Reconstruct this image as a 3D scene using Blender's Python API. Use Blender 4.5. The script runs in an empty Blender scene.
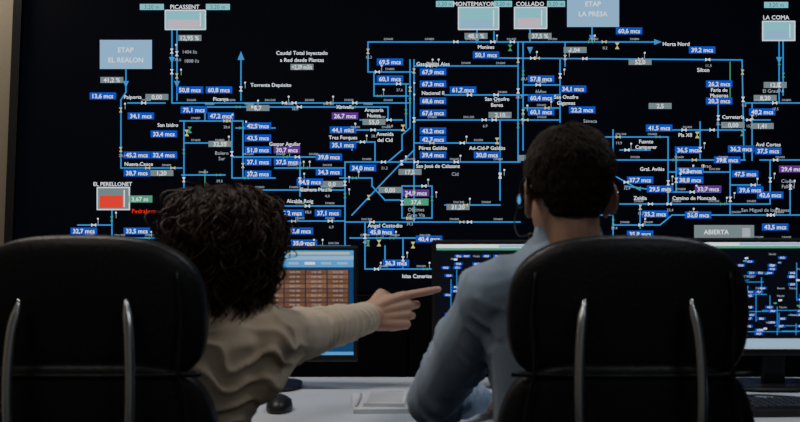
import bpy, bmesh, math, random
from mathutils import Vector, Matrix, noise
random.seed(7)
C = bpy.context.scene.collection
CAMZ = 1.234

def P(px, py, d):
    return Vector(((px-400)*d/1000.0, d, CAMZ+(211-py)*d/1000.0))

# ------------------------------------------------------------------ materials
MATS = {}
def mat(name, col, rough=0.6, metal=0.0, emit=None, estr=1.0, bump=0.0, bscale=60.0, var=0.0, sss=0.0, spec=0.5, coat=0.0, sheen=0.0):
    if name in MATS: return MATS[name]
    m = bpy.data.materials.new(name); m.use_nodes = True
    nt = m.node_tree; b = nt.nodes['Principled BSDF']
    b.inputs['Base Color'].default_value = (*col, 1)
    b.inputs['Roughness'].default_value = rough
    b.inputs['Metallic'].default_value = metal
    b.inputs['Specular IOR Level'].default_value = spec
    b.inputs['Coat Weight'].default_value = coat
    b.inputs['Sheen Weight'].default_value = sheen
    if sss:
        b.inputs['Subsurface Weight'].default_value = sss
        b.inputs['Subsurface Radius'].default_value = (0.012, 0.004, 0.002)
        b.inputs['Subsurface Scale'].default_value = 1.0
    if emit:
        b.inputs['Emission Color'].default_value = (*emit, 1)
        b.inputs['Emission Strength'].default_value = estr
    if bump or var:
        tc = nt.nodes.new('ShaderNodeTexCoord')
        n = nt.nodes.new('ShaderNodeTexNoise'); n.inputs['Scale'].default_value = bscale
        n.inputs['Detail'].default_value = 5
        nt.links.new(tc.outputs['Object'], n.inputs['Vector'])
        if bump:
            bp = nt.nodes.new('ShaderNodeBump'); bp.inputs['Strength'].default_value = bump
            bp.inputs['Distance'].default_value = 0.004
            nt.links.new(n.outputs['Fac'], bp.inputs['Height'])
            nt.links.new(bp.outputs['Normal'], b.inputs['Normal'])
        if var:
            r = nt.nodes.new('ShaderNodeMix'); r.data_type = 'RGBA'
            r.inputs[6].default_value = (*[c*(1-var) for c in col], 1)
            r.inputs[7].default_value = (*[min(1, c*(1+var)) for c in col], 1)
            nt.links.new(n.outputs['Fac'], r.inputs[0])
            nt.links.new(r.outputs[2], b.inputs['Base Color'])
    MATS[name] = m
    return m

def emis(name, col, s=1.0):
    if name in MATS: return MATS[name]
    m = bpy.data.materials.new(name); m.use_nodes = True
    nt = m.node_tree; nt.nodes.clear()
    e = nt.nodes.new('ShaderNodeEmission'); o = nt.nodes.new('ShaderNodeOutputMaterial')
    e.inputs[0].default_value = (*col, 1); e.inputs[1].default_value = s
    nt.links.new(e.outputs[0], o.inputs[0])
    MATS[name] = m
    return m

# ------------------------------------------------------------------ mesh helpers
def empty(name, loc=(0, 0, 0)):
    e = bpy.data.objects.new(name, None); e.location = loc; e.empty_display_size = 0.1
    C.objects.link(e); return e

def obj(name, verts, faces, m=None, parent=None, smooth=True):
    me = bpy.data.meshes.new(name); me.from_pydata([tuple(v) for v in verts], [], faces); me.update()
    if smooth:
        me.polygons.foreach_set('use_smooth', [True]*len(me.polygons))
    o = bpy.data.objects.new(name, me); C.objects.link(o)
    if m: me.materials.append(m)
    if parent:
        o.parent = parent
        o.matrix_parent_inverse = Matrix.Translation(parent.location).inverted()
    return o

def box(name, c, s, m, parent=None, bev=0.004, seg=2, rot=None):
    bm = bmesh.new(); bmesh.ops.create_cube(bm, size=1)
    for v in bm.verts: v.co = Vector((v.co.x*s[0], v.co.y*s[1], v.co.z*s[2]))
    if bev: bmesh.ops.bevel(bm, geom=bm.edges[:], offset=min(bev, min(s)*0.45), segments=seg, affect='EDGES', profile=0.5)
    M = Matrix.Translation(Vector(c)) @ (rot.to_4x4() if rot else Matrix())
    bm.transform(M)
    me = bpy.data.meshes.new(name); bm.to_mesh(me); bm.free()
    o = bpy.data.objects.new(name, me); C.objects.link(o); me.materials.append(m)
    if parent:
        o.parent = parent; o.matrix_parent_inverse = Matrix.Translation(parent.location).inverted()
    return o

class Acc:
    def __init__(s): s.v = []; s.f = []
    def add(s, vs, fs):
        k = len(s.v); s.v += [Vector(v) for v in vs]; s.f += [tuple(i+k for i in f) for f in fs]
    def ell(s, c, r, rot=None, nu=20, nv=12):
        vs = [Vector((0, 0, 1))]
        for j in range(1, nv):
            t = math.pi*j/nv
            for i in range(nu):
                a = 2*math.pi*i/nu
                vs.append(Vector((math.sin(t)*math.cos(a), math.sin(t)*math.sin(a), math.cos(t))))
        vs.append(Vector((0, 0, -1)))
        out = []
        for v in vs:
            w = Vector((v.x*r[0], v.y*r[1], v.z*r[2]))
            if rot: w = rot @ w
            out.append(w+Vector(c))
        fs = []
        for i in range(nu): fs.append((0, 1+i, 1+(i+1) % nu))
        for j in range(nv-2):
            for i in range(nu):
                a = 1+j*nu+i; b = 1+j*nu+(i+1) % nu
                fs.append((a, a+nu, b+nu, b))
        L = len(vs)-1; base = 1+(nv-2)*nu
        for i in range(nu): fs.append((base+i, L, base+(i+1) % nu))
        s.add(out, fs)
    def sph(s, c, r, n=14): s.ell(c, (r, r, r), nu=n, nv=max(6, n//2))
    def loft(s, rings, closed=True):
        n = len(rings[0]); vs = [p for r in rings for p in r]; fs = []
        for j in range(len(rings)-1):
            for i in range(n):
                fs.append((j*n+i, j*n+(i+1) % n, (j+1)*n+(i+1) % n, (j+1)*n+i))
        if closed:
            fs.append(tuple(reversed(range(n)))); fs.append(tuple((len(rings)-1)*n+i for i in range(n)))
        s.add(vs, fs)
    def tube(s, pts, rad, n=10, caps=True):
        pts = [Vector(p) for p in pts]
        if not hasattr(rad, '__len__'): rad = [rad]*len(pts)
        rings = []; prev = None
        for i, p in enumerate(pts):
            t = (pts[min(i+1, len(pts)-1)]-pts[max(i-1, 0)])
            if t.length < 1e-9: t = Vector((0, 0, 1))
            t.normalize()
            if prev is None:
                a = Vector((0, 0, 1)) if abs(t.z) < 0.9 else Vector((1, 0, 0))
                prev = (a-t*a.dot(t)).normalized()
            else:
                prev = (prev-t*prev.dot(t))
                prev = prev.normalized() if prev.length > 1e-6 else Vector((1, 0, 0))
            b = t.cross(prev)
            rings.append([p+(prev*math.cos(2*math.pi*k/n)+b*math.sin(2*math.pi*k/n))*rad[i] for k in range(n)])
        s.loft(rings, caps)
    def limb(s, pts, rad, n=16):
        pts = [Vector(p) for p in pts]
        for i in range(len(pts)-1):
            s.tube([pts[i], pts[i].lerp(pts[i+1], .5), pts[i+1]], [rad[i], (rad[i]+rad[i+1])/2, rad[i+1]], n)
        for p, r in zip(pts, rad): s.sph(p, r*1.0, n)
    def make(s, name, m, parent=None, smooth=True):
        return obj(name, s.v, s.f, m, parent, smooth)

def catmull(pts, k=6):
    P_ = [Vector(p) for p in pts]; P_ = [P_[0]*2-P_[1]]+P_+[P_[-1]*2-P_[-2]]; out = []
    for i in range(1, len(P_)-2):
        a, b, c, d = P_[i-1:i+3]
        for j in range(k):
            t = j/k
            out.append(0.5*((2*b)+(c-a)*t+(2*a-5*b+4*c-d)*t*t+(-a+3*b-3*c+d)*t**3))
    out.append(P_[-2]); return out

def remesh(o, vox, smooth=6, fac=0.5):
    fix = o.modifiers.new('r', 'REMESH'); fix.mode = 'VOXEL'; fix.voxel_size = vox; fix.use_smooth_shade = True
    if smooth:
        sm = o.modifiers.new('s', 'SMOOTH'); sm.iterations = smooth; sm.factor = fac
    dg = bpy.context.evaluated_depsgraph_get()
    me = bpy.data.meshes.new_from_object(o.evaluated_get(dg))
    old = o.data; mats = [m for m in old.materials]
    o.modifiers.clear(); o.data = me
    me.materials.clear()
    for m in mats: me.materials.append(m)
    me.polygons.foreach_set('use_smooth', [True]*len(me.polygons))
    return o

def sgnpow(v, e): return math.copysign(abs(v)**e, v)
def pad(acc, c, a, b, h, e=0.45, fn=None, nu=48, nv=24, rot=None):
    rings = []
    for j in range(nv+1):
        t = -math.pi/2+math.pi*j/nv
        t = max(-math.pi/2+0.02, min(math.pi/2-0.02, t))
        r = []
        for i in range(nu):
            u = 2*math.pi*i/nu
            v = Vector((a*sgnpow(math.cos(t), e)*sgnpow(math.cos(u), e), b*sgnpow(math.cos(t), e)*sgnpow(math.sin(u), e), h*sgnpow(math.sin(t), e)))
            if fn: v = fn(v)
            if rot: v = rot @ v
            r.append(v+Vector(c))
        rings.append(r)
    acc.loft(rings)

# ------------------------------------------------------------------ text + canvas
_tc = {}
def text_geo(s, bold):
    k = (s, bold)
    if k in _tc: return _tc[k]
    cu = bpy.data.curves.new('t', 'FONT'); cu.body = s; cu.resolution_u = 2; cu.size = 1
    if bold: cu.offset = 0.006
    o = bpy.data.objects.new('t', cu); C.objects.link(o)
    me = bpy.data.meshes.new_from_object(o)
    vs = [v.co.copy() for v in me.vertices]; fs = [tuple(p.vertices) for p in me.polygons]
    bpy.data.objects.remove(o); bpy.data.meshes.remove(me); bpy.data.curves.remove(cu)
    if vs:
        x0 = min(v.x for v in vs); x1 = max(v.x for v in vs)
    else: x0 = x1 = 0
    _tc[k] = ([Vector((v.x-(x0+x1)/2, v.y-0.35, 0)) for v in vs], fs, x1-x0)
    return _tc[k]

class Canvas:
    def __init__(s, mp): s.mp = mp; s.a = {}
    def acc(s, m):
        if m not in s.a: s.a[m] = Acc()
        return s.a[m]
    def poly(s, m, pts, layer):
        s.acc(m).add([s.mp(x, y, layer) for x, y in pts], [tuple(range(len(pts)))])
    def rect(s, m, x0, y0, x1, y1, layer=2): s.poly(m, [(x0, y0), (x1, y0), (x1, y1), (x0, y1)], layer)
    def line(s, m, pts, w=1.6, layer=1):
        for (x0, y0), (x1, y1) in zip(pts[:-1], pts[1:]):
            dx, dy = x1-x0, y1-y0; L = math.hypot(dx, dy) or 1; dx /= L; dy /= L; h = w/2
            s.poly(m, [(x0-dx*h-dy*h, y0-dy*h+dx*h), (x1+dx*h-dy*h, y1+dy*h+dx*h), (x1+dx*h+dy*h, y1+dy*h-dx*h), (x0-dx*h+dy*h, y0-dy*h-dx*h)], layer)
    def text(s, m, t, x, y, h=5, maxw=None, bold=True, layer=3):
        vs, fs, w = text_geo(t, bold); k = h/0.72; kx = k
        if maxw and w*k > maxw: kx = maxw/w
        s.acc(m).add([s.mp(x+v.x*kx, y-v.y*k, layer) for v in vs], fs)
    def finish(s, parent, pre):
        for m, a in s.a.items():
            a.make(pre+m, MATS[m], parent, smooth=False)

emis('scr_line', (0.04, 0.26, 0.74), 0.95)
emis('scr_blue', (0.012, 0.055, 0.60), 0.95)
emis('scr_white', (0.85, 0.92, 1.0), 1.3)
emis('scr_dim', (0.50, 0.56, 0.64), 0.8)
emis('scr_grey', (0.22, 0.29, 0.31), 0.8)
emis('scr_dark', (0.02, 0.03, 0.06), 1.0)
emis('scr_purple', (0.14, 0.02, 0.30), 0.9)
emis('scr_green', (0.08, 0.46, 0.26), 0.75)
emis('scr_cyan', (0.16, 0.60, 0.68), 1.1)
emis('scr_pink', (0.62, 0.50, 0.62), 1.1)
emis('scr_red', (0.9, 0.02, 0.015), 1.1)
emis('scr_pale', (0.22, 0.48, 0.78), 1.1)
emis('scr_brown', (0.16, 0.075, 0.035), 1.0)
emis('scr_brown2', (0.22, 0.11, 0.06), 1.0)
emis('scr_navy', (0.012, 0.05, 0.14), 1.0)
emis('scr_sky', (0.06, 0.30, 0.70), 1.1)
emis('scr_yellow', (0.7, 0.65, 0.25), 1.0)

# ------------------------------------------------------------------ room
m_wall = mat('wall_paint', (0.36, 0.32, 0.25), 0.9, bump=0.1, bscale=80, var=0.05)
m_dwall = mat('dark_wall_paint', (0.035, 0.035, 0.04), 0.8, bump=0.1)
m_fwall = mat('grey_wall_paint', (0.35, 0.36, 0.36), 0.9, bump=0.1)
m_floor = mat('carpet', (0.03, 0.032, 0.038), 0.95, bump=0.6, bscale=300, var=0.2)
m_ceil = mat('ceiling_paint', (0.12, 0.12, 0.12), 0.9)
X0, X1, Y0, Y1, Z1 = -2.6, 3.4, -1.6, 5.2, 3.0
def shell(name, c, s, m): return box(name, c, s, m, bev=0)
shell('floor', ((X0+X1)/2, (Y0+Y1)/2, -0.05), (X1-X0+.2, Y1-Y0+.2, 0.1), m_floor)
shell('ceiling', ((X0+X1)/2, (Y0+Y1)/2, Z1+0.05), (X1-X0+.2, Y1-Y0+.2, 0.1), m_ceil)
shell('wall_back', ((X0+X1)/2, Y1+0.05, Z1/2), (X1-X0+.2, 0.1, Z1), m_wall)
shell('wall_left', (X0-0.05, (Y0+Y1)/2, Z1/2), (0.1, Y1-Y0, Z1), m_wall)
shell('wall_right', (X1+0.05, (Y0+Y1)/2, Z1/2), (0.1, Y1-Y0, Z1), m_dwall)
shell('wall_front', ((X0+X1)/2, Y0-0.05, Z1/2), (X1-X0+.2, 0.1, Z1), m_fwall)
box('baseboard_back', ((X0+X1)/2, Y1-0.01, 0.05), (X1-X0, 0.02, 0.1), m_dwall)
box('baseboard_left', (X0+0.01, (Y0+Y1)/2, 0.05), (0.02, Y1-Y0-.05, 0.1), m_dwall)

# ------------------------------------------------------------------ video wall
vw = empty('video_wall', (0.6, 5.05, 0))
m_black = mat('black_panel', (0.006, 0.006, 0.008), 0.5, spec=0.2)
m_scr = mat('screen_glass', (0.003, 0.003, 0.004), 0.6, spec=0.1, emit=(0.10, 0.13, 0.35), estr=0.010)
WX0, WX1 = -1.93, 3.0
box('screen_panel', ((WX0+WX1)/2, 5.09, (0.83+2.62)/2), (WX1-WX0, 0.17, 2.62-0.83), m_scr, vw, bev=0.003)
for i in range(5):
    w = (WX1-WX0)/5
    box('base_cabinet_%d' % i, (WX0+w*(i+.5), 5.07, 0.41), (w-0.006, 0.24, 0.82), m_black, vw, bev=0.006)
m_frame = mat('dark_aluminium', (0.05, 0.05, 0.055), 0.45, 0.6)
a = Acc()
rings = []
for z, x in ((0.0, -2.0), (2.66, -1.895)):
    rings.append([Vector((x-0.012, 4.97, z)), Vector((x+0.03, 4.97, z)), Vector((x+0.03, 5.19, z)), Vector((x-0.012, 5.19, z))])
a.loft(rings); a.make('frame_post', m_frame, vw, False)
box('frame_top', ((WX0+WX1)/2, 5.08, 2.64), (WX1-WX0+.08, 0.2, 0.04), m_frame, vw)

cv = Canvas(lambda x, y, l: Vector(((x-400)*0.005, 5.0-l*0.0012, CAMZ+(211-y)*0.005)))
L = [
 [(172,29),(172,103),(408,103)], [(177,29),(177,100)], [(126,70),(126,92),(121,100),(121,168),(182,168)],
 [(128,103),(165,103)], [(190,107),(388,107),(388,120)], [(205,107),(205,121)], [(180,121),(243,121)],
 [(184,121),(184,196),(230,196)], [(232,121),(232,178),(275,178)], [(236,128),(275,128)], [(184,143),(232,143)],
 [(243,121),(243,178)], [(232,157),(330,157)], [(275,168),(345,168)], [(300,157),(300,196)], [(243,190),(345,190)],
 [(182,175),(225,175)], [(345,162),(345,246)], [(345,162),(520,162)], [(285,206),(345,206)], [(285,221),(345,221)],
 [(285,246),(350,246)], [(410,60),(410,128),(402,135),(402,150)], [(414,60),(414,150)], [(406,85),(406,128)],
 [(368,42),(655,42)], [(368,42),(368,72),(412,72)], [(374,72),(374,84),(408,84)], [(374,84),(374,96),(408,96)],
 [(494,58),(742,60),(744,160)], [(494,32),(494,42)], [(477,29),(477,42)], [(530,29),(530,42)], [(518,42),(518,162)],
 [(523,42),(523,150)], [(445,95),(560,95)], [(414,120),(560,120)], [(414,66),(518,66)], [(414,143),(500,143)],
 [(500,120),(500,200)], [(560,60),(560,122)], [(592,27),(592,42)], [(565,42),(565,66)], [(523,100),(523,130)],
 [(523,85),(560,85)], [(523,108),(560,108)],
 [(414,150),(385,180),(352,215)], [(402,150),(388,162)], [(352,150),(352,142),(375,142),(375,162)], [(360,120),(402,120)],
 [(414,143),(414,222)], [(402,186),(432,186),(432,218),(402,218),(402,186)], [(345,222),(520,222)], [(365,222),(365,269),(440,269)],
 [(403,238),(403,269)], [(350,238),(440,238)], [(385,246),(385,262)], [(445,205),(500,205)], [(372,186),(385,200),(400,200)],
 [(340,130),(402,130)], [(340,178),(372,178),(372,186)],
 [(613,130),(613,240)], [(605,137),(668,137)], [(668,137),(668,204)], [(613,160),(745,160)], [(620,204),(770,204)],
 [(625,186),(668,192),(720,192)], [(700,122),(700,158)], [(668,130),(745,130)], [(718,104),(718,137)], [(745,103),(800,103)],
 [(779,40),(779,103)], [(783,40),(783,95)], [(745,120),(770,120)], [(752,103),(752,160)], [(730,160),(730,215)],
 [(668,172),(730,172)], [(676,150),(676,192)], [(613,225),(660,225),(672,215),(800,215)], [(760,160),(800,160)], [(770,160),(770,204)],
 [(790,180),(790,215)], [(730,185),(760,185)], [(600,215),(613,215)], [(613,175),(640,190)], [(640,204),(640,228)],
 [(75,238),(165,238)], [(112,210),(112,238)], [(78,225),(112,225)], [(745,240),(800,240)], [(620,150),(650,150)],
 [(241,100),(241,58)],
]
dnum = [600, 800, 1200, 400, 300]
for i, pl in enumerate(L):
    cv.line('scr_line', pl, 1.4)
    for (x0, y0), (x1, y1) in zip(pl[:-1], pl[1:]):
        if y0 == y1 and abs(x1-x0) > 34:
            n = int(abs(x1-x0)//45)+1
            for k in range(n):
                cv.text('scr_dim', 'DN%d' % dnum[(i+k) % 5], min(x0, x1)+(k+.5)*abs(x1-x0)/n, y0-2.9, 2.2, bold=False)
cv.poly('scr_line', [(241,51),(244.5,60),(237.5,60)], 1)
cv.poly('scr_line', [(662,42),(654,39),(654,45)], 1)
for x, y in ((172,60),(177,84),(477,40),(530,50),(126,84),(592,38),(779,60)):
    cv.poly('scr_line', [(x, y+4), (x-3, y-3), (x+3, y-3)], 1)

def lab(x, y, t=None, m='scr_blue', w=26.5, h=7.0):
    cv.rect(m, x-w/2, y-h/2, x+w/2, y+h/2, 2)
    cv.text('scr_white', t, x, y+0.1, 4.4, w-3)
B = [(103,96,'13,6'),(141,116,'34,1'),(190,90,'50,8'),(219,90,'60,8'),(194,110,'75,1'),(221,116,'47,2'),(164,134,'33,4'),
 (258,126,'42,5'),(258,138,'43,5'),(258,150,'51,0'),(258,162,'37,1'),(287,162,'37,5'),(164,155,'32,4'),(137,155,'45,2'),(258,174,'37,2'),
 (137,173,'38,7'),(84,231,'32,7'),(137,231,'33,5'),(390,62,'69,5'),(390,79,'60,1'),(629,31,'60,6'),(702,50,'39,2'),(486,55,'50,1'),
 (433,72,'67,9'),(433,84,'67,3'),(463,90,'61,7'),(433,101,'68,6'),(433,113,'67,6'),(541,79,'57,8'),(541,98,'60,4'),(541,112,'60,1'),
 (573,89,'34,1'),(582,110,'22,2'),(343,130,'44,1'),(343,145,'35,1'),(433,131,'43,2'),(433,139.5,'42,7'),(433,155,'39,4'),
 (487,155,'30,0'),(329,157,'39,8'),(363,168,'34,0'),(329,172,'34,3'),(310,182,'34,9'),(291,213,'33,2'),(328,213,'37,1'),
 (381,232,'45,8'),(429,239,'40,4'),(396,263,'36,3'),(719,84,'26,2'),(719,101,'20,3'),(659,128,'41,5'),(688,150,'36,5'),
 (741,149,'36,2'),(690,171,'36,3'),(690,180,'38,8'),(745,174,'47,5'),(768,151,'37,5'),(640,234,'35,8'),(775,227,'43,5'),
 (727,160,'39,2'),(660,189,'29,5'),(750,190,'39,6'),(304,243,'35,0'),(300,231,'33,8'),(770,195,'42,6'),(698,215,'36,0'),
 (762,112,'40,2'),(640,180,'37,7'),(655,214,'35,2')]
for x, y, t in B: lab(x, y, t+' mcs')
for x, y, t in ((345,116,'26,7'),(287,150,'30,7'),(416,193,'34,9'),(708,189,'33,7'),(792,169,'29,4')): lab(x, y, t+' mcs', 'scr_purple')
for x, y, t in ((416,202,'37,6'),(140,199,'3,67 m'),): lab(x, y, t, 'scr_green', 25)
for x, y, t in ((190,38,'12,95 %'),(112,80,'41,2 %'),(302,67,'+2,39 m3/s'),(476,36,'48,1 %'),(540,36,'37,5 %'),(374,122,'55,0'),
                (157,97,'0,00'),(220,144,'32,55'),(162,173,'1,20'),(733,125,'0,00'),(762,126,'1,41'),(500,115,'2,10'),(530,158,'0,51'),
                (458,207,'31,20'),(390,190,'0,00'),(765,98,'8,20'),(575,50,'1,04'),(660,106,'2,5'),
                (410,172,'17,5'),(332,184,'0,0'),(775,85,'12,8'),(640,62,'52,0'),(258,108,'6,7')):
    if t: lab(x, y, t, 'scr_grey', 23, 6.0)
T = [('PICASSENT',185,7,5),('EL PERELLONET',113,184,4.6),('MONTEMAYOR',474,4,5),('COLLADO',530,4,5),('LA COMA',776,17.5,5),
 ('Paiporta',133,97,4.4),('Picanya',221,99,4.4),('San Isidro',168,125,4.4),('Nueva Cauce',139,164,4.4),('Caudal Total Inyectado',302,53,4.6),
 ('a Red desde Plantas',302,60,4.6),('Torrente Depósito',271,85,4.4),('Manises',486,47,4.4),('Gasolinera Aies',433,64,4.4),('Horta Nord',676,44,4.6),
 ('Silton',703,70,4.6),('San Onofre',497,99,4.4),('Berea',497,105,4.4),('San Onofre',566,97,4.4),('Gigantes',566,103,4.4),('Nacional II',433,93,4.4),('Xirivella',345,107,4.4),
 ('Tres Forques',343,137.5,4.4),('Arquería',374,110,4.4),('Nueva',374,115.5,4.4),('Avenida',385,134,4.4),('del Cid',385,140,4.4),('Pérez Galdós',433,148,4.4),
 ('Ad-Cid-P Galdós',487,148,4.4),('San José de Calasanz',438,166,4.4),('Camera Matilla',316,189.5,4.4),('Gaspar Aguilar',285,144,4.4),('Oficines',416,209.5,4.2),('Gran Vía',416,215,4.2),
 ('Alcalde Roig',300,201,4.4),('Ángel Custodio',385,225.5,4.6),('Islas Canarias',417,276,4.6),('Faria de',719,90,4.4),('Museros',719,95.5,4.4),
 ('Pla XII',685,135,4.4),('Fuente',646,141.5,4.4),('Camperer',646,147,4.4),('Gral. Avilés',652,169,4.4),('Camino de Moncada',694,198,4.4),
 ('Zeldia',640,198,4.4),('Avd Cortes',768,144.5,4.4),('San Miguel de los Reyes',765,210,4.2),('Carretería',733,117,4.4),
 ('Grao',706,166,4.2),('El Grau',770,91,4.2),('Ciudad',788,181,4.2),('Fallera',788,186.5,4.2),('1404 l/s',190,52,4),('1808 l/s',192,61,4),('Bolero',222,153,4.2),('Sur',222,158.5,4.2),
 ('Cid',455,174,4.2),('Séneca',590,121,4.2)]
for t, x, y, h in T:
    cv.text('scr_white' if h > 4.3 else 'scr_dim', t, x, y, h*0.86, bold=False)
cv.text('scr_red', 'Pedraloca', 144, 211, 4.4)
def tank(x0, y0, x1, y1, fill, m='scr_pink', fm='scr_cyan'):
    cv.rect('scr_white', x0-1, y0-1, x1+1, y1+1, 2); cv.rect(fm, x0, y0, x1, y1, 3)
    ys = y0+(y1-y0)*fill; cv.rect(m, x0+2, ys, x1-6, y1-1, 4)
    cv.rect('scr_white', x1-5, y0+2, x1-4, y1-2, 4)
tank(166, 11, 205, 29, .5); tank(459, 8, 498, 29, .6, 'scr_pale'); tank(515, 8, 546, 28, .5); tank(763, 22, 794, 40, .5, 'scr_pale')
tank(98, 188, 129, 209, .35, 'scr_red', 'scr_grey')
for x, y in ((152,7),(218,7),(445,4),(503,4),(556,4),(776,5)):
    w_ = 9 if 440 < x < 560 else 12
    cv.rect('scr_cyan', x-w_, y-3, x+w_, y+3, 2); cv.text('scr_dark', '3,20 m', x, y, 4.0, w_*1.7, bold=False)
cv.rect('scr_pale', 100, 40, 152, 69, 2); cv.text('scr_white', 'ETAP', 126, 50, 5); cv.text('scr_white', 'EL REALON', 126, 60, 5)
cv.rect('scr_pale', 567, -14, 619, 27, 2); cv.text('scr_white', 'ETAP', 593, 4, 5); cv.text('scr_white', 'LA PRESA', 593, 14, 5)
cv.rect('scr_grey', 694, 225, 754, 240, 2); cv.text('scr_white', 'ABIERTA', 716, 232, 4.6, layer=4); cv.rect('scr_dim', 742, 228, 750, 237, 3)
cv.line('scr_green', [(205,170),(205,196)], 1); cv.line('scr_green', [(730,62),(730,100)], 1)
def valve(x, y, m, v=False, s=3.2):
    if v: cv.poly(m, [(x-s*.7, y-s), (x+s*.7, y-s), (x, y)], 4); cv.poly(m, [(x-s*.7, y+s), (x, y), (x+s*.7, y+s)], 4)
    else: cv.poly(m, [(x-s, y-s*.7), (x, y), (x-s, y+s*.7)], 4); cv.poly(m, [(x+s, y-s*.7), (x+s, y+s*.7), (x, y)], 4)
rv = random.Random(3)
for pl in L:
    for (x0, y0), (x1, y1) in zip(pl[:-1], pl[1:]):
        d = math.hypot(x1-x0, y1-y0)
        if d > 22:
            for k in range(1+int(d//60)):
                t = rv.uniform(.12, .88); m = rv.choice(['scr_white', 'scr_white', 'scr_green', 'scr_yellow'])
                x, y = x0+(x1-x0)*t, y0+(y1-y0)*t
                valve(x, y, m, abs(y1-y0) > abs(x1-x0), 2.4)
                if rv.random() < .5:
                    cv.rect('scr_white', x+3.5, y-7, x+5, y-5.5, 4); cv.line('scr_dim', [(x+4.2, y-5), (x+4.2, y-1)], .5)
                elif rv.random() < .5:
                    cv.text('scr_dim', '%d,%d' % (rv.randint(1, 40), rv.randint(0, 9)), x+1, y+6, 2.8, bold=False)
for x, y in ((190,130),(403,128),(497,141),(510,48),(697,135),(742,133),(379,243),(368,243),(441,243),(187,133),(413,245),(617,46)):
    valve(x, y, 'scr_yellow' if x % 2 else 'scr_green', True, 3.2)
cv.finish(vw, 'diagram_')

# ------------------------------------------------------------------ desk
m_desk = mat('white_laminate', (0.64, 0.69, 0.76), 0.35, spec=0.4)
m_dleg = mat('desk_leg_metal', (0.2, 0.2, 0.22), 0.4, 0.8)
DY0, DY1, DZ = 2.17, 2.92, 0.75
desk = empty('control_desk', (0.1, 2.55, 0))
box('desktop', (0.15, (DY0+DY1)/2, DZ-0.0175), (3.3, DY1-DY0, 0.035), m_desk, desk, bev=0.006, seg=3)
for i, x in enumerate((-1.42, 0.03, 1.72)):
    box('leg_%d' % i, (x, 2.6, 0.357), (0.05, 0.55, 0.715), m_dleg, desk)
box('modesty_panel', (0.15, 2.86, 0.45), (3.08, 0.02, 0.5), mat('grey_panel', (0.1, 0.1, 0.11), 0.6), desk)

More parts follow.
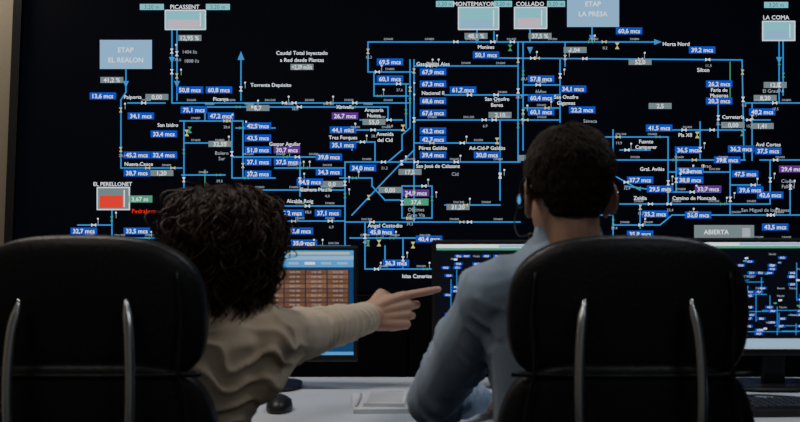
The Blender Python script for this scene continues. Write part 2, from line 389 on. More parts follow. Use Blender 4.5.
# ------------------------------------------------------------------ monitors
m_bez = mat('black_plastic', (0.012, 0.012, 0.013), 0.4, bump=0.1, bscale=400)
m_off = mat('lcd_black', (0.002, 0.002, 0.003), 0.3, emit=(0.1, 0.12, 0.3), estr=0.02)
def monitor(px0, px1, py0, py1, d, kind, yaw=0):
    a = P(px0, py0, d); b = P(px1, py1, d); w = b.x-a.x; h = a.z-b.z
    cx = (a.x+b.x)/2; cz = (a.z+b.z)/2
    e = empty('computer_monitor', (cx, d, DZ))
    box('bezel', (cx, d+0.012, cz), (w, 0.024, h), m_bez, e, bev=0.005)
    acc = Acc(); pad(acc, (cx, d+0.035, cz), w*0.36, 0.025, h*0.38, 0.5); acc.make('rear_housing', m_bez, e)
    bz = 0.012
    x0, x1, z0, z1 = cx-w/2+bz, cx+w/2-bz, cz-h/2+bz*1.6, cz+h/2-bz
    obj('screen', [(x0, d-0.0012, z0), (x1, d-0.0012, z0), (x1, d-0.0012, z1), (x0, d-0.0012, z1)], [(0, 1, 2, 3)], m_off, e, False)
    box('neck', (cx, d+0.06, DZ+(cz-DZ)/2+0.01), (0.06, 0.025, cz-DZ), m_bez, e)
    acc = Acc(); pad(acc, (cx, d+0.05, DZ+0.0075), 0.13, 0.09, 0.0075, 0.6); acc.make('foot', m_bez, e)
    c = Canvas(lambda x, y, l: Vector((x0+(x1-x0)*x/200, d-0.0014-l*0.0004, z1-(z1-z0)*y/112)))
    r = random.Random(int(px0))
    if kind == 'table':
        c.rect('scr_sky', 0, 0, 200, 6, 1); c.rect('scr_pale', 0, 6, 200, 10, 1)
        c.rect('scr_yellow', 30, 2, 196, 4, 2); c.rect('scr_sky', 0, 10, 200, 18, 1); c.rect('scr_navy', 0, 18, 200, 112, 1)
        c.rect('scr_dark', 4, 20, 196, 82, 2)
        for i in range(12): c.rect('scr_pale' if i % 3 else 'scr_white', 8+i*16, 12.5, 18+i*16, 15, 2)
        for j in range(12):
            y = 21+j*5
            for i in range(9):
                c.rect(r.choice(['scr_brown', 'scr_brown2', 'scr_brown']), 5+i*21.2, y, 25+i*21.2, y+4.2, 3)
                c.text('scr_dim', '%02d:%02d  %d' % (r.randint(0, 23), r.randint(0, 59), r.randint(100, 999)), 15+i*21.2, y+2.1, 1.7, 16, False, 4)
        for j in range(4):
            for i in range(9):
                if r.random() < .6: c.rect(r.choice(['scr_dark', 'scr_sky', 'scr_dark']), 6+i*21.2, 86+j*5.4, 22+i*21.2, 88.6+j*5.4, 2)
        c.rect('scr_sky', 0, 108.5, 200, 112, 3)
    else:
        c.rect('scr_white', 0, 0, 200, 3.5, 1); c.rect('scr_green', 0, 3.5, 200, 6, 1); c.rect('scr_pale', 60, 0.5, 150, 3, 2)
        c.rect('scr_dim', 0, 101, 200, 112, 1); c.rect('scr_pale', 20, 103, 180, 109, 2)
        for i in range(34):
            x = r.uniform(5, 190); y = r.uniform(14, 95); L2 = r.uniform(15, 70)
            if r.random() < .55: c.line('scr_line', [(x, y), (min(196, x+L2), y)], 0.8, 1)
            else: c.line('scr_line', [(x, y), (x, min(97, y+L2*.6))], 0.8, 1)
        for i in range(125):
            x = r.choice(range(10, 195, 10))+r.uniform(-2, 2); y = r.choice(range(12, 98, 4))
            if r.random() < .75: c.rect('scr_blue', x-4, y-1.4, x+4, y+1.4, 2); c.text('scr_white', '%d,%d' % (r.randint(20, 69), r.randint(0, 9)), x, y, 1.9, 6.5, True, 3)
            else: c.text('scr_dim', 'Nudo', x, y, 2.2, 10, False, 3)
        for i in range(18):
            x = r.uniform(5, 190); y = r.uniform(12, 96); c.rect(r.choice(['scr_green', 'scr_white', 'scr_grey', 'scr_sky']), x-1.6, y-.8, x+1.6, y+.8, 3)
    c.finish(e, 'display_')
    return e
monitor(146, 358, 246, 362, 2.70, 'table')
monitor(432, 648, 240, 360, 2.70, 'net')
monitor(672, 890, 238, 356, 2.70, 'net2')

# ------------------------------------------------------------------ desk items
m_key = mat('key_black', (0.035, 0.035, 0.04), 0.5)
m_grey = mat('light_grey_plastic', (0.35, 0.36, 0.38), 0.45)
def keyboard(c, w, dep, mb, mk, yaw=0):
    e = empty('keyboard', c); R = Matrix.Rotation(yaw, 3, 'Z')
    box('body', Vector(c)+Vector((0, 0, 0.009)), (w, dep, 0.018), mb, e, bev=0.004, rot=R)
    acc = Acc(); nc = int(w/0.019); nr = 6
    for j in range(nr):
        for i in range(nc):
            if j == 0 and 3 < i < 10: continue
            x = -w/2+0.012+(i+.5)*(w-0.024)/nc; y = -dep/2+0.012+(j+.5)*(dep-0.024)/nr
            hx, hy = (w-0.024)/nc*.43, (dep-0.024)/nr*.42
            b = [R@Vector((x+sx*hx, y+sy*hy, 0.018))+Vector(c) for sx, sy in ((-1,-1),(1,-1),(1,1),(-1,1))]
            t = [R@Vector((x+sx*hx*.8, y+sy*hy*.8, 0.025))+Vector(c) for sx, sy in ((-1,-1),(1,-1),(1,1),(-1,1))]
            acc.loft([b, t])
    x0 = -w/2+0.012+4*(w-0.024)/nc; x1 = -w/2+0.012+10*(w-0.024)/nc; y = -dep/2+0.012+.5*(dep-0.024)/nr
    acc.loft([[R@Vector((x, yy, 0.018))+Vector(c) for x, yy in ((x0, y-.007), (x1, y-.007), (x1, y+.007), (x0, y+.007))],
              [R@Vector((x, yy, 0.025))+Vector(c) for x, yy in ((x0+.001, y-.006), (x1-.001, y-.006), (x1-.001, y+.006), (x0+.001, y+.006))]])
    acc.make('keys', mk, e, False)
keyboard((-0.555, 2.575, DZ), 0.43, 0.14, m_grey, m_grey)
keyboard((1.02, 2.42, DZ), 0.40, 0.14, m_bez, m_key, 0.05)
def mouse(c, yaw):
    e = empty('computer_mouse', c); R = Matrix.Rotation(yaw, 3, 'Z')
    a = Acc(); a.ell(Vector(c)+Vector((0, 0, 0.008)), (0.032, 0.055, 0.030), R, 28, 16)
    for v in a.v: v.z = max(v.z, c[2]+0.0005)
    a.make('shell', m_bez, e)
    a = Acc(); a.ell(Vector(c)+R@Vector((0, 0.03, 0.032)), (0.003, 0.009, 0.006), R, 12, 8); a.make('wheel', m_grey, e)
    a = Acc(); p = Vector(c)+Vector((0, 0, .006))
    a.tube(catmull([p+R@Vector((0, .05, 0)), p+R@Vector((-.005, .08, -.003)), p+R@Vector((.015, .11, -.004)), p+R@Vector((0.01, .14, -.004))], 8), 0.0018, 6); a.make('cable', m_bez, e)
mouse((-0.293, 2.43, DZ), 0.0)
pd = empty('notepad', (-0.045, 2.49, DZ))
m_pap = mat('paper', (0.72, 0.75, 0.78), 0.8, var=0.03)
m_ink = mat('pale_blue_print', (0.36, 0.42, 0.50), 0.8)
Rn = Matrix.Rotation(0.06, 3, 'Z')
box('pad_lower', (-0.05, 2.49, DZ+0.006), (0.135, 0.21, 0.012), m_pap, pd, bev=0.001, rot=Rn)
Rn2 = Matrix.Rotation(-0.05, 3, 'Z')
box('pad_upper', (-0.035, 2.49, DZ+0.017), (0.10, 0.17, 0.010), m_pap, pd, bev=0.001, rot=Rn2)
for i in range(8):
    box('ruled_line_%d' % i, Vector((-0.035, 2.49, DZ+0.0224))+Rn2@Vector((0, -0.07+i*0.02, 0)), (0.085, 0.004, 0.0006), m_ink, pd, bev=0, rot=Rn2)
a = Acc(); a.tube([(-0.108, 2.41, DZ+.016), (-0.107, 2.418, DZ+.0165), (-0.100, 2.55, DZ+.0165)], [.001, .0045, .0045], 12); a.make('pen', m_pap, pd)
a = Acc()
a.tube(catmull([(0.90, 2.62, .7535), (0.93, 2.56, .7535), (1.0, 2.54, .7535), (1.06, 2.60, .7535), (1.13, 2.56, .7535), (1.16, 2.52, .7535)], 8), 0.003, 8)
a.tube(catmull([(0.88, 2.60, .7535), (0.95, 2.61, .7535), (1.07, 2.55, .7535), (1.03, 2.52, .7535)], 8), 0.0025, 8)
a.make('desk_cable', m_bez)

# ------------------------------------------------------------------ chairs
m_lea = mat('black_leather', (0.014, 0.014, 0.017), 0.42, bump=0.25, bscale=120, spec=0.4)
m_chr = mat('chrome', (0.66, 0.68, 0.70), 0.24, 1.0)
def chair(cx, yaw=0.0):
    e = empty('office_chair', (cx, 1.97, 0))
    a = Acc(); pad(a, (cx, 1.99, 0.435), 0.245, 0.235, 0.045, 0.5, fn=lambda v: Vector((v.x, v.y, v.z+v.x*v.x*0.25-0.02*max(0, v.y/0.235)**2)))
    a.make('seat', m_lea, e)
    def lower(v):
        t = v.z/0.21
        wv = 1.0-0.10*max(0, t)-0.02*t
        return Vector((v.x*wv, v.y+0.5*v.x*v.x-0.02*(t*t), v.z))
    a = Acc(); pad(a, (cx, 1.735, 0.76), 0.240, 0.035, 0.215, 0.42, fn=lower, nu=64, nv=36); a.make('lower_back', m_lea, e)
    def upper(v):
        t = v.z/0.125
        wv = 1.0+0.03*math.cos(t*2.2)-0.07*max(0, t)**2
        return Vector((v.x*wv, v.y+0.5*v.x*v.x-0.012*t, v.z+0.012*(1-(v.x/0.2)**2)*max(0, t)))
    a = Acc(); pad(a, (cx, 1.725, 1.056), 0.204, 0.036, 0.125, 0.50, fn=upper, nu=64, nv=36); a.make('upper_back', m_lea, e)
    a = Acc()
    pts = []
    for i in range(33):
        u = -1+2*i/32; x = u*0.205
        pts.append(Vector((cx+x, 1.69+0.5*x*x, 0.955)))
    a.tube(pts, 0.005, 8)
    for s in (-1, 1):
        a.tube(catmull([(cx+s*.165, 1.70, 1.13), (cx+s*.172, 1.698, 1.05), (cx+s*.168, 1.694, .97), (cx+s*.180, 1.700, .90), (cx+s*.195, 1.703, .80)], 6), .003, 8)
    a.make('piping', m_lea, e)
    a = Acc()
    for s in (-1, 1):
        pl = [(0.088, 1.668, 1.085), (0.097, 1.652, 1.03), (0.101, 1.645, 0.94), (0.098, 1.648, 0.84), (0.088, 1.665, 0.72), (0.075, 1.70, 0.58), (0.07, 1.76, 0.43), (0.06, 1.86, 0.385), (0.05, 1.97, 0.375)]
        pts = catmull([Vector((cx+s*x, y, z)) for x, y, z in pl], 6)
        rings = []
        for i, p in enumerate(pts):
            t = (pts[min(i+1, len(pts)-1)]-pts[max(0, i-1)]).normalized()
            sx = Vector((1, 0, 0)); nb = t.cross(sx).normalized(); sx = nb.cross(t).normalized()
            w = 0.0090; h = 0.008
            if i < 3: w *= (0.5+.17*i)
            rings.append([p+sx*w*math.cos(k*math.pi/6)+nb*h*math.sin(k*math.pi/6) for k in range(12)])
        a.loft(rings)
    a.make('chrome_struts', m_chr, e)
    box('mechanism', (cx, 1.97, 0.375), (0.16, 0.22, 0.04), m_bez, e, bev=0.01)
    a = Acc(); a.tube([(cx, 1.97, 0.08), (cx, 1.97, 0.22)], 0.03, 20); a.tube([(cx, 1.97, 0.2), (cx, 1.97, 0.37)], 0.018, 20); a.make('gas_lift', m_chr, e)
    a = Acc(); w = Acc()
    for k in range(5):
        an = k*2*math.pi/5+math.pi/10; dr = Vector((math.cos(an), math.sin(an), 0)); sd = Vector((-dr.y, dr.x, 0))
        rings = []
        for r, h, ww, z in ((0.02, .022, .03, .10), (0.15, .018, .022, .095), (0.30, .012, .016, .075)):
            c = Vector((cx, 1.97, z))+dr*r
            rings.append([c+sd*ww+Vector((0, 0, -h)), c-sd*ww+Vector((0, 0, -h)), c-sd*ww*.7+Vector((0, 0, h)), c+sd*ww*.7+Vector((0, 0, h))])
        a.loft(rings)
        cc = Vector((cx, 1.97, 0.028))+dr*0.29
        for s in (-1, 1): w.tube([cc+sd*s*0.006, cc+sd*s*0.024], 0.028, 20)
        w.tube([cc+Vector((0, 0, .0)), cc+Vector((0, 0, .045))], 0.006, 8)
    a.make('star_base', m_chr, e, False); w.make('casters', m_bez, e)
    for s in (-1, 1):
        a = Acc(); ax = cx+s*0.275
        a.tube(catmull([(cx+s*0.20, 1.95, 0.40), (ax, 1.95, 0.41), (ax+s*.012, 1.95, 0.5), (ax, 1.95, 0.64)], 6), 0.014, 12)
        a.make('arm_post', m_chr, e)
        a = Acc(); pad(a, (ax, 1.96, 0.655), 0.035, 0.13, 0.016, 0.5); a.make('arm_pad', m_lea, e)
    return e
chair(-0.545); chair(0.396)

# ------------------------------------------------------------------ people
m_skin = mat('skin', (0.55, 0.32, 0.22), 0.5, bump=0.08, bscale=250, sss=0.12, var=0.08)
m_skin2 = mat('skin_man', (0.42, 0.25, 0.18), 0.55, bump=0.1, bscale=250, sss=0.1, var=0.08)
m_nail = mat('nail', (0.65, 0.42, 0.36), 0.25)
m_sweat = mat('beige_knit', (0.58, 0.47, 0.34), 0.9, bump=0.25, bscale=350, var=0.05, sheen=0.1)
m_shirt = mat('blue_cotton', (0.30, 0.38, 0.50), 0.85, bump=0.2, bscale=300, var=0.05, sheen=0.1)
m_pants = mat('dark_trousers', (0.02, 0.022, 0.03), 0.85, bump=0.2, bscale=300)
m_shoe = mat('shoe_leather', (0.015, 0.012, 0.01), 0.4)
m_hairW = mat('dark_wavy_hair', (0.040, 0.020, 0.012), 0.45, spec=0.3, var=0.6, bscale=35)
m_hairV = mat('dark_hair_depth', (0.012, 0.007, 0.005), 0.7, spec=0.15)
m_hairM = mat('short_brown_hair', (0.036, 0.023, 0.015), 0.6, spec=0.3)
m_eye = mat('eye_white', (0.8, 0.8, 0.78), 0.2); m_iris = mat('iris', (0.05, 0.03, 0.02), 0.2)
m_lip = mat('lips', (0.42, 0.16, 0.13), 0.4)

def head(e, c, yaw, pitch, roll, s, skin, neck_to):
    R = Matrix.Rotation(yaw, 3, 'Z') @ Matrix.Rotation(pitch, 3, 'X') @ Matrix.Rotation(roll, 3, 'Y')
    T = lambda v: Vector(c)+R@(Vector(v)*s)
    a = Acc()
    def E(cc, r, rr=None): a.ell(T(cc), tuple(x*s for x in r), (R@rr) if rr else R, 24, 16)
    E((0, -.015, .028), (.073, .096, .088)); E((0, .025, -.03), (.062, .066, .082)); E((0, .035, -.072), (.048, .05, .04))
    E((0, .074, -.098), (.02, .018, .016)); E((0, .078, .02), (.046, .014, .012))
    for q in (-1, 1):
        E((q*.043, .055, -.022), (.022, .026, .02)); E((q*.012, .096, -.034), (.009, .01, .008))
        rr = Matrix.Rotation(q*0.5, 3, 'Z') @ Matrix.Rotation(-0.15, 3, 'X')
        E((q*.080, -.010, -.010), (.006, .018, .030), rr)
        pts = []
        for k in range(13):
            an = -0.9+k*4.0/12
            pts.append(T((q*(.086+.005*math.sin(an)), -.014-.019*math.sin(an)*1.0+.003, -.008+.031*math.cos(an))))
        a.tube(pts, .0045*s, 8)
        E((q*.078, -.001, -.036), (.006, .009, .01))
    a.tube([T((0, .088, .012)), T((0, .1, -.012)), T((0, .112, -.03))], [.007*s, .009*s, .011*s], 12); E((0, .107, -.032), (.011, .012, .009))
    E((0, .086, -.06), (.022, .009, .010))
    nk = Vector(neck_to)
    a.limb([T((0, -.02, -.05)), T((0, -.03, -.09)), nk], [.056*s, .053*s, .060*s])
    o = a.make('head', skin, e); remesh(o, 0.0035, 5)
    for q in (-1, 1):
        a = Acc(); a.ell(T((q*.031, .077, .0)), (.0125*s,)*3, R); a.make('eye', m_eye, e)
        a = Acc(); a.ell(T((q*.031, .0875, .0)), (.0055*s, .003*s, .0055*s), R); a.make('iris', m_iris, e)
        a = Acc(); a.tube([T((q*.014, .094, .018)), T((q*.031, .094, .024)), T((q*.05, .082, .019))], [.002*s, .003*s, .0015*s], 6); a.make('eyebrow', m_hairM, e)
    a = Acc(); a.ell(T((0, .092, -.0565)), (.021*s, .006*s, .0042*s), R); a.ell(T((0, .091, -.0645)), (.018*s, .006*s, .005*s), R); a.make('lips', m_lip, e)
    return T, R

def hand(e, wrist, d, back, thumb_side, curls, thumb, s, skin, name, forearm_from, rfore=.027):
    X = Vector(d).normalized(); Z = Vector(back); Z = (Z-X*Z.dot(X)).normalized(); Y = Z.cross(X)
    if Y.dot(Vector(thumb_side)) < 0: Y = -Y
    W = Vector(wrist); T = lambda x, y, z: W+(X*x+Y*y+Z*z)*s
    a = Acc()
    kn = [(.088, .031), (.092, .010), (.086, -.011), (.077, -.030)]
    for (kx, ky) in kn:
        a.limb([T(-.005, ky*.45, 0), T(kx*.5, ky*.8, .001), T(kx, ky, 0)], [.017*s, .0145*s, .0115*s], 12)
    a.limb([T(0, 0.018, -.004), T(.035, .030, -.010), T(.06, .03, -.006)], [.017*s, .015*s, .011*s], 12)
    a.limb([T(.01, -.014, -.006), T(.045, -.025, -.009)], [.015*s, .013*s], 12)
    ln = [(.045, .027, .022), (.047, .030, .022), (.043, .028, .021), (.034, .021, .019)]
    rd = [.0092, .0094, .0088, .0078]
    nails = Acc()
    for i, (kx, ky) in enumerate(kn):
        an = 0; p = Vector((kx, ky, 0)); pts = [T(*p)]; rr = [rd[i]*1.08*s]
        sp = (ky)*1.2
        for j in range(3):
            an += curls[i][j]
            dr = Vector((math.cos(an)*math.cos(sp), math.cos(an)*math.sin(sp)*.6, -math.sin(an)))
            p = p+dr*ln[i][j]; pts.append(T(*p)); rr.append(rd[i]*(1.0, .92, .78)[j]*s)
        a.limb(pts, rr, 12)
        up = Vector((math.sin(an), 0, math.cos(an)))
        np_ = p+up*rd[i]*.70-dr*.003
        RM = Matrix((X*dr.x+Y*dr.y+Z*dr.z, Y, X*up.x+Z*up.z)).transposed()
        nails.ell(T(*np_), (.0062*s, .005*s, .0018*s), RM, 12, 8)
    a.limb([T(.018, .026, -.006)]+[T(*t) for t in thumb], [.016*s, .0125*s, .0105*s, .0085*s][:len(thumb)+1], 12)
    fa = Vector(forearm_from)
    a.limb([W+X*.004, W.lerp(fa, .35), fa], [.0235*s, rfore*.98, rfore*1.1])
    o = a.make(name, skin, e); remesh(o, 0.0026, 4)
    nails.make(name+'_nails', m_nail, e)
    return T

def wrinkle(o, amp, sc, dirs=(1, 1, 1)):
    me = o.data
    ns = [v.normal.copy() for v in me.vertices]
    for v, n in zip(me.vertices, ns):
        p = Vector((v.co.x*dirs[0], v.co.y*dirs[1], v.co.z*dirs[2]))*sc
        q = noise.noise_vector(p*.5)
        h = 1-abs(noise.noise(p+q*1.5))*2.2
        v.co += n*amp*(h-.4)

def folds(o, A, B, amp, wl, reach=.10, slant=.5, seed=0):
    """diagonal cloth folds running round a sleeve between A and B"""
    A = Vector(A); B = Vector(B); ax = B-A; Ln = ax.length; ax.normalize()
    me = o.data; ns = [v.normal.copy() for v in me.vertices]
    sd = ax.cross(Vector((0, 0, 1))).normalized(); up = sd.cross(ax)
    for v, n in zip(me.vertices, ns):
        q = v.co-A; t = q.dot(ax); rad = (q-ax*t)
        if rad.length > reach or t < -.05 or t > Ln+.05: continue
        f = min(1, (t+.05)/.05, (Ln+.05-t)/.05)
        ang = math.atan2(rad.dot(up), rad.dot(sd))
        ph = t/wl*2*math.pi+slant*math.sin(ang+seed)*2.5+noise.noise(v.co*14+Vector((seed, 0, 0)))*3.2
        msk = max(0, .35+noise.noise(v.co*9+Vector((0, seed, 3)))*1.6)
        s_ = math.sin(ph); s_ = (1-abs(s_))**1.5
        v.co += n*amp*f*msk*(s_-.3)

def torso(a, secs, n=36):
    rings = []
    for c, hw, hd, yaw in secs:
        r = []
        for i in range(n):
            u = 2*math.pi*i/n
            x = hw*sgnpow(math.cos(u), .85); y = hd*sgnpow(math.sin(u), .85)
            r.append(Vector(c)+Vector((x*math.cos(yaw)-y*math.sin(yaw), x*math.sin(yaw)+y*math.cos(yaw), 0)))
        rings.append(r)
    a.loft(rings)

def legs(e, hipc, kx, s=1.0):
    a = Acc(); sh = Acc()
    hx, hy, hz = hipc
    a.ell((hx, hy, hz+.03), (.165*s, .125, .10))
    for q in (-1, 1):
        a.limb([(hx+q*.085, hy, hz+.01), (hx+q*.10, hy+.2, hz+.015), (kx+q*.115, hy+.43, hz+.01), (kx+q*.115, hy+.45, .30), (kx+q*.115, hy+.44, .10)], [.085*s, .078*s, .060*s, .055*s, .046*s])
        fx = kx+q*.115
        sh.limb([(fx, hy+.42, .045), (fx, hy+.50, .042), (fx+q*.006, hy+.60, .034)], [.042, .040, .032])
        sh.limb([(fx, hy+.44, .09), (fx, hy+.44, .05)], [.042, .042])
    o = a.make('trousers', m_pants, e); remesh(o, 0.009, 6); wrinkle(o, .004, 9)
    for v in sh.v: v.z = max(v.z, 0.002)
    o = sh.make('shoes', m_shoe, e); remesh(o, 0.006, 3)

# ---- man
man = empty('man', (0.34, 1.93, 0))
HX, HY, HZ = 0.324, 1.94, 1.264
a = Acc()
mx = 0.338
torso(a, [((mx+.017, 1.93, .47), .165, .115, 0), ((mx+.017, 1.93, .58), .160, .115, 0), ((mx+.017, 1.925, .72), .160, .112, 0), ((mx+.01, 1.925, .86), .168, .115, .02),
          ((mx+.004, 1.93, .98), .180, .118, .04), ((mx, 1.935, 1.06), .178, .108, .05), ((mx-.004, 1.94, 1.115), .150, .088, .05), ((mx-.008, 1.945, 1.155), .102, .072, .05), ((mx-.01, 1.945, 1.182), .066, .062, .05)])
LS = Vector((0.178, 1.925, 1.072)); RS = Vector((0.508, 1.945, 1.072))
LE = Vector((0.066, 2.10, 0.835)); LW = Vector((0.19, 2.335, 0.795))
RE = Vector((0.585, 2.08, 0.82)); RW = Vector((0.50, 2.32, 0.80))
for S_, E_, W_ in ((LS, LE, LW), (RS, RE, RW)):
    a.limb([Vector((mx, 1.94, 1.085)).lerp(S_, .55)+Vector((0, 0, .012)), S_, S_.lerp(E_, .5)+Vector((0, -.01, 0)), E_, E_.lerp(W_, .6), E_.lerp(W_, .9)], [.07, .068, .058, .05, .041, .036])
o = a.make('shirt', m_shirt, man); remesh(o, 0.0055, 8); wrinkle(o, .007, 7, (1, 1, .6))
folds(o, LS, LE, .013, .085, seed=1); folds(o, LE, LW, .012, .06, seed=2); folds(o, RS, RE, .013, .08, seed=4)
a = Acc(); rings = []
cxn = mx-.012
for z, r, y in ((1.160, .073, 1.942), (1.185, .068, 1.944), (1.202, .0635, 1.947), (1.202, .059, 1.947), (1.17, .060, 1.944)):
    rings.append([Vector((cxn+r*math.cos(2*math.pi*k/32), y+r*.98*math.sin(2*math.pi*k/32), z+.008*-math.sin(2*math.pi*k/32))) for k in range(32)])
a.loft(rings, False); a.make('collar', m_shirt, man)
T, R = head(man, (HX, HY, HZ), 0.16, -0.05, 0.0, 0.99, m_skin2, (cxn, 1.942, 1.14))
legs(man, (mx+.01, 1.95, .52), mx+.01)
hand(man, LE.lerp(LW, .97), LW-LE, (0.1, 0, 1), (1, 0, 0), [(.25, .35, .25), (.3, .4, .3), (.32, .42, .3), (.35, .4, .3)], [(.05, .052, -.014), (.075, .058, -.02), (.095, .05, -.024)], 1.0, m_skin2, 'left_hand', LE.lerp(LW, .75))
hand(man, RE.lerp(RW, .97), (-.1, 1, -.03), (0, 0, 1), (-1, 0, 0), [(.25, .35, .25), (.3, .4, .3), (.32, .42, .3), (.35, .4, .3)], [(.05, .052, -.014), (.075, .058, -.02), (.095, .05, -.024)], 1.0, m_skin2, 'right_hand', RE.lerp(RW, .75))
def man_hair():
    a = Acc()
    nu, nv = 72, 44; rings = []
    c0 = Vector((0, -.016, .026))
    def hairness(d):
        front = d.y
        lim = -0.80 if front < -0.25 else (-0.80+(front+0.25)*1.15 if front < .35 else -.09+(front-.35)*1.1)
        if abs(d.x) > .6 and -.35 < front < .45: lim = max(lim, -0.02 if front > -.05 else -.38)
        return max(0, min(1, (d.z-lim)/.10))
    def surf(d):
        h = hairness(d)
        top = max(0, d.z)
        r = Vector((d.x*.075, d.y*.099, d.z*.092))
        thick = .003+.012*top**1.2+.004*max(0, -d.y)*max(0, d.z+.3)+.006*abs(d.x)*max(0, min(1, d.z*2.2))
        if d.z < -.3: thick = .002
        nz = noise.noise(d*6)*.0025+noise.noise(d*16)*.0016
        k = r.normalized()
        return c0+r*(1.0 if h > 0 else .93)+k*((thick+nz)*h-.006*(1-h)), h
    for j in range(nv+1):
        t = math.pi*min(max(j/nv, .004), .996)
        rings.append([T(surf(Vector((math.sin(t)*math.cos(2*math.pi*i/nu), math.sin(t)*math.sin(2*math.pi*i/nu), math.cos(t))))[0]) for i in range(nu)])
    a.loft(rings); a.make('hair', m_hairM, man)
    st = Acc(); r = random.Random(5); n = 0
    while n < 11000:
        d = Vector((r.gauss(0, 1), r.gauss(0, 1), r.gauss(0, 1))).normalized()
        p, h = surf(d)
        if h < .6 and r.random() > h: continue
        n += 1
        k = Vector((d.x/.078, d.y/.099, d.z/.092)).normalized()
        flow = Vector((-d.x*.2+.15, .1 if d.z > .5 else -.1, -.9)); flow -= k*flow.dot(k)
        if flow.length > 1e-5: flow.normalize()
        ln = (.006 if d.z < -.2 else .009+.011*max(0, d.z))
        dr = (k*(.15+.2*max(0, d.z))+flow+Vector((r.uniform(-.35, .35), r.uniform(-.35, .35), r.uniform(-.2, .2)))).normalized()
        p0 = p-k*.002; p1 = p+dr*ln*.5; p2 = p+dr*ln+flow*ln*.25-k*ln*.15
        st.tube([T(p0), T(p1), T(p2)], [.0008, .0007, .0002], 3, False)
    st.make('hair_strands', m_hairM, man)
man_hair()
hs = empty('headset', tuple(T((-.095, 0, -.01))))
m_hs = mat('headset_plastic', (0.015, 0.015, 0.018), 0.35)
a = Acc(); a.ell(T((-.095, -.002, -.010)), (.008, .012, .015), R, 20, 12)
a.tube(catmull([T((-.094, .005, .005)), T((-.092, .004, .022)), T((-.088, -.012, .034)), T((-.090, -.030, .022)), T((-.092, -.036, .0))], 6), .0022, 8)
a.make('ear_hook', m_hs, hs)
a = Acc(); a.tube(catmull([T((-.098, .004, -.02)), T((-.096, .04, -.05)), T((-.072, .095, -.075)), T((-.045, .112, -.075))], 8), .0016, 8); a.ell(T((-.042, .113, -.075)), (.006, .006, .006), R); a.make('mic_boom', m_hs, hs)
a = Acc(); a.ell(T((-.101, -.014, -.010)), (.003, .004, .008), R, 12, 8); a.make('status_light', emis('led_blue', (0.08, 0.35, 0.8), 1.0), hs)

# ---- woman
wo = empty('woman', (-0.42, 1.95, 0))
a = Acc()
torso(a, [((-.47, 1.95, .47), .160, .115, 0), ((-.465, 1.945, .58), .150, .112, 0), ((-.45, 1.94, .70), .132, .105, .05), ((-.43, 1.935, .82), .138, .108, .12),
          ((-.405, 1.93, .92), .148, .110, .18), ((-.39, 1.93, .985), .148, .098, .2), ((-.378, 1.935, 1.02), .118, .078, .2), ((-.37, 1.94, 1.045), .076, .062, .2), ((-.368, 1.945, 1.06), .058, .056, .2)])
RS = Vector((-.268, 1.95, .983)); RE = Vector((-.185, 2.165, .974)); RW = Vector((-.066, 2.375, .984))
LS = Vector((-.505, 1.905, .965)); LE = Vector((-.575, 2.04, .745)); LW = Vector((-.47, 2.27, .785))
a.limb([Vector((-.34, 1.935, 1.0)), RS, RS.lerp(RE, .5)+Vector((0, 0, -.004)), RE, RE.lerp(RW, .5), RE.lerp(RW, .86)], [.06, .067, .057, .049, .042, .037])
a.limb([RS+Vector((-.015, 0, -.06)), RS.lerp(RE, .45)+Vector((0, 0, -.018))], [.066, .048])
a.limb([Vector((-.43, 1.92, .995)), LS, LS.lerp(LE, .5), LE, LE.lerp(LW, .6), LE.lerp(LW, .93)], [.06, .062, .055, .047, .04, .034])
o = a.make('sweater', m_sweat, wo); remesh(o, 0.005, 8); wrinkle(o, .005, 7, (1, 1, .7))
folds(o, RS, RE, .012, .075, seed=3); folds(o, RE, RW, .009, .05, seed=5); folds(o, RS+Vector((-.04, 0, .02)), RS+Vector((-.05, 0, -.22)), .010, .09, .14, seed=6)
a = Acc()
for E_, W_, r0, dd in ((RE, RW, .0365, .07), (LE, LW, .033, 0)):
    p = [E_.lerp(W_, t-dd) for t in (.86, .92, .96, .975)]
    a.tube(p, [r0, r0*1.06, r0*1.02, r0*.9], 24, True)
a.make('cuffs', m_sweat, wo)
T2, R2 = head(wo, (-.340, 1.985, 1.163), -0.55, -0.05, 0.06, 0.95, m_skin, (-.366, 1.945, 1.03))
legs(wo, (-.47, 1.96, .52), -.46, .92)
tip = Vector((.112, 2.485, 1.018))
hd = (tip-RW).normalized()
hand(wo, RW, hd+Vector((0, 0, -.06)), Vector((.50, -.80, .26)), (0, 0, 1),
     [(.0, .06, .04), (.60, 1.0, .5), (.80, 1.15, .6), (.95, 1.2, .6)],
     [(.045, .046, -.022), (.070, .038, -.036), (.090, .018, -.040)], 1.12, m_skin, 'right_hand', RE.lerp(RW, .7), .028)
hand(wo, LE.lerp(LW, .97), (.45, 1, -.03), (0, 0, 1), (1, 0, 0), [(.25, .35, .25), (.3, .4, .3), (.32, .42, .3), (.35, .4, .3)], [(.05, .052, -.014), (.075, .058, -.02), (.095, .05, -.024)], .92, m_skin, 'left_hand', LE.lerp(LW, .7), .026)
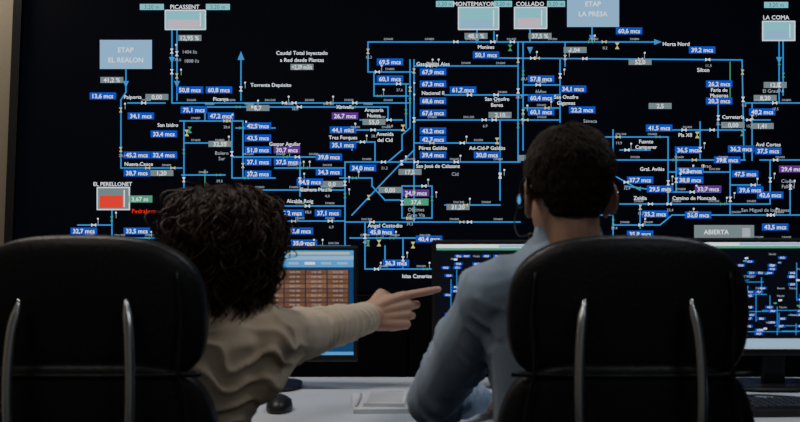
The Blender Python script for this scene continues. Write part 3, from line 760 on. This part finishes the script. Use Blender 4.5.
def woman_hair():
    r = random.Random(11)
    a = Acc()
    c0 = Vector((0, -.012, .028))
    a.ell(T2((0, -.018, .030)), (.080, .099, .091), R2, 28, 18)
    a.ell(T2((0, -.044, -.048)), (.080, .064, .088), R2, 28, 18)
    for q in (-1, 1): a.ell(T2((q*.064, -.01, -.05)), (.026, .046, .085), R2, 20, 12)
    o = a.make('hair_volume', m_hairV, wo); remesh(o, .006, 4); wrinkle(o, .008, 26, (1, 1, .4))
    st = Acc()
    part = Vector((.02, .05, 0))
    for n in range(330):
        while True:
            d = Vector((r.gauss(0, 1), r.gauss(0, 1), r.gauss(0, 1))).normalized()
            if d.z < -.1: continue
            if d.y > .35 and d.z < .55: continue
            break
        length = r.uniform(.13, .30)*(1 if d.z > .3 else .8)
        flare = r.uniform(.92, 1.24); ph = r.uniform(0, 6.28); tw = r.uniform(.38, .68)*r.choice((-1, 1)); amp = r.uniform(.006, .0125)
        zend = r.uniform(-.185, -.12)
        rr = random.Random(n*13)
        for kk in range(8):
            dd = (d+Vector((r.gauss(0, .06), r.gauss(0, .06), r.gauss(0, .06)))).normalized()
            p = c0+Vector((dd.x*.081, dd.y*.101, dd.z*.093)); pts = []
            hor = Vector((d.x, d.y, 0))-part
            if hor.length < .1: hor = Vector((rr.uniform(-1, 1), rr.uniform(-1, .2), 0))
            hor.normalize()
            if hor.y > .3: hor = Vector((math.copysign(.95, hor.x if abs(hor.x) > .02 else 1), .25, 0))
            step = .006; vel = (hor*.9+Vector((0, 0, .05))).normalized()
            fl = flare+r.gauss(0, .025); am = amp*r.uniform(.7, 1.2); pz = ph+r.gauss(0, .3); tk = tw*r.uniform(.94, 1.06)
            if r.random() < .09: fl += r.uniform(.05, .2); am *= 1.4
            N = int(length*r.uniform(.85, 1.05)/step)
            for i in range(N):
                q = p-c0; e = Vector((q.x/.088, q.y/.108, max(q.z, -.02)/.1)); rad = e.length
                nrm = Vector((q.x/.088**2, q.y/.108**2, max(q.z, -.02)/.1**2)).normalized()
                vel += Vector((0, 0, -.18)); vel += nrm*(fl-rad)*.8
                vel += Vector((r.uniform(-.06, .06), r.uniform(-.06, .06), r.uniform(-.04, .04)))
                vel.normalize(); p = p+vel*step
                if p.z < zend and r.random() < .3: break
                side = vel.cross(nrm); side = side.normalized() if side.length > .01 else Vector((1, 0, 0))
                up = side.cross(vel).normalized()
                k = min(1, .15+max(0, i-2)/16)
                pts.append(T2(p+(side*math.cos(pz+tk*i)+up*math.sin(pz+tk*i))*am*k))
            if len(pts) < 6: continue
            w = r.choice((.0008, .0010, .0013, .0016, .0020)); M = len(pts)
            st.tube(pts, [w*min(1, .5+i*.2)*(1 if i < M*.6 else max(.12, 1-(i-M*.6)/(M*.42))) for i in range(M)], 4, False)
    st.make('hair_locks', m_hairW, wo)
woman_hair()

# ------------------------------------------------------------------ lights
def area(name, loc, size, energy, col, rot=(0, 0, 0), sy=None):
    l = bpy.data.lights.new(name, 'AREA'); l.energy = energy; l.color = col; l.size = size
    if sy: l.shape = 'RECTANGLE'; l.size_y = sy
    o = bpy.data.objects.new(name, l); o.location = loc; o.rotation_euler = rot; C.objects.link(o); return o
m_fix = mat('fill_fixture_white', (0.5, 0.5, 0.5), 0.5)
for i, (x, y) in enumerate(((-1.1, 2.3), (1.2, 2.3), (-1.2, 0.2), (1.4, -0.4))):  # unseen fixtures added over the soft fill lights
    e = empty('ceiling_fill', (x, y, 3.0))
    box('fill_housing', (x, y, 2.975), (1.25, 0.35, 0.05), m_fix, e)
e = empty('ceiling_fill', (-2.3, 4.7, 3.0)); box('fill_housing', (-2.3, 4.7, 2.975), (0.35, 0.35, 0.05), m_fix, e)  # unseen fixture added over the wall-strip fill
area('fill_desk_a', (-1.1, 2.3, 2.94), 1.2, 23, (1.0, .92, .82), sy=.3)  # warm soft fill from overhead, source out of view
area('fill_desk_b', (1.2, 2.3, 2.94), 1.2, 14, (.88, .93, 1.0), sy=.3)  # cool soft fill from overhead, source out of view
area('fill_rear_a', (-1.2, 0.2, 2.94), 1.2, 13, (1.0, .92, .82), rot=(math.radians(15), 0, 0), sy=.3)  # fill added behind the camera to brighten the back sides
area('fill_rear_b', (1.4, -0.4, 2.94), 1.2, 10, (.9, .95, 1.0), sy=.3)  # fill added to light the front wall that the chrome reflects
area('fill_wall_strip', (-2.3, 4.7, 2.94), 0.3, 9, (1.0, .92, .80))  # fill added to brighten the wall strip left of the screen
w = bpy.data.worlds.new('World'); bpy.context.scene.world = w; w.use_nodes = True
w.node_tree.nodes['Background'].inputs[0].default_value = (0.01, 0.012, 0.02, 1)

# ------------------------------------------------------------------ camera
cam = bpy.data.cameras.new('Camera'); cam.lens = 45; cam.sensor_width = 36; cam.sensor_fit = 'HORIZONTAL'
co = bpy.data.objects.new('Camera', cam); co.location = (0, 0, CAMZ); co.rotation_euler = (math.pi/2, 0, 0)
cam.clip_start = 0.05
cam.dof.use_dof = True; cam.dof.focus_distance = 4.8; cam.dof.aperture_fstop = 6.3
C.objects.link(co); bpy.context.scene.camera = co
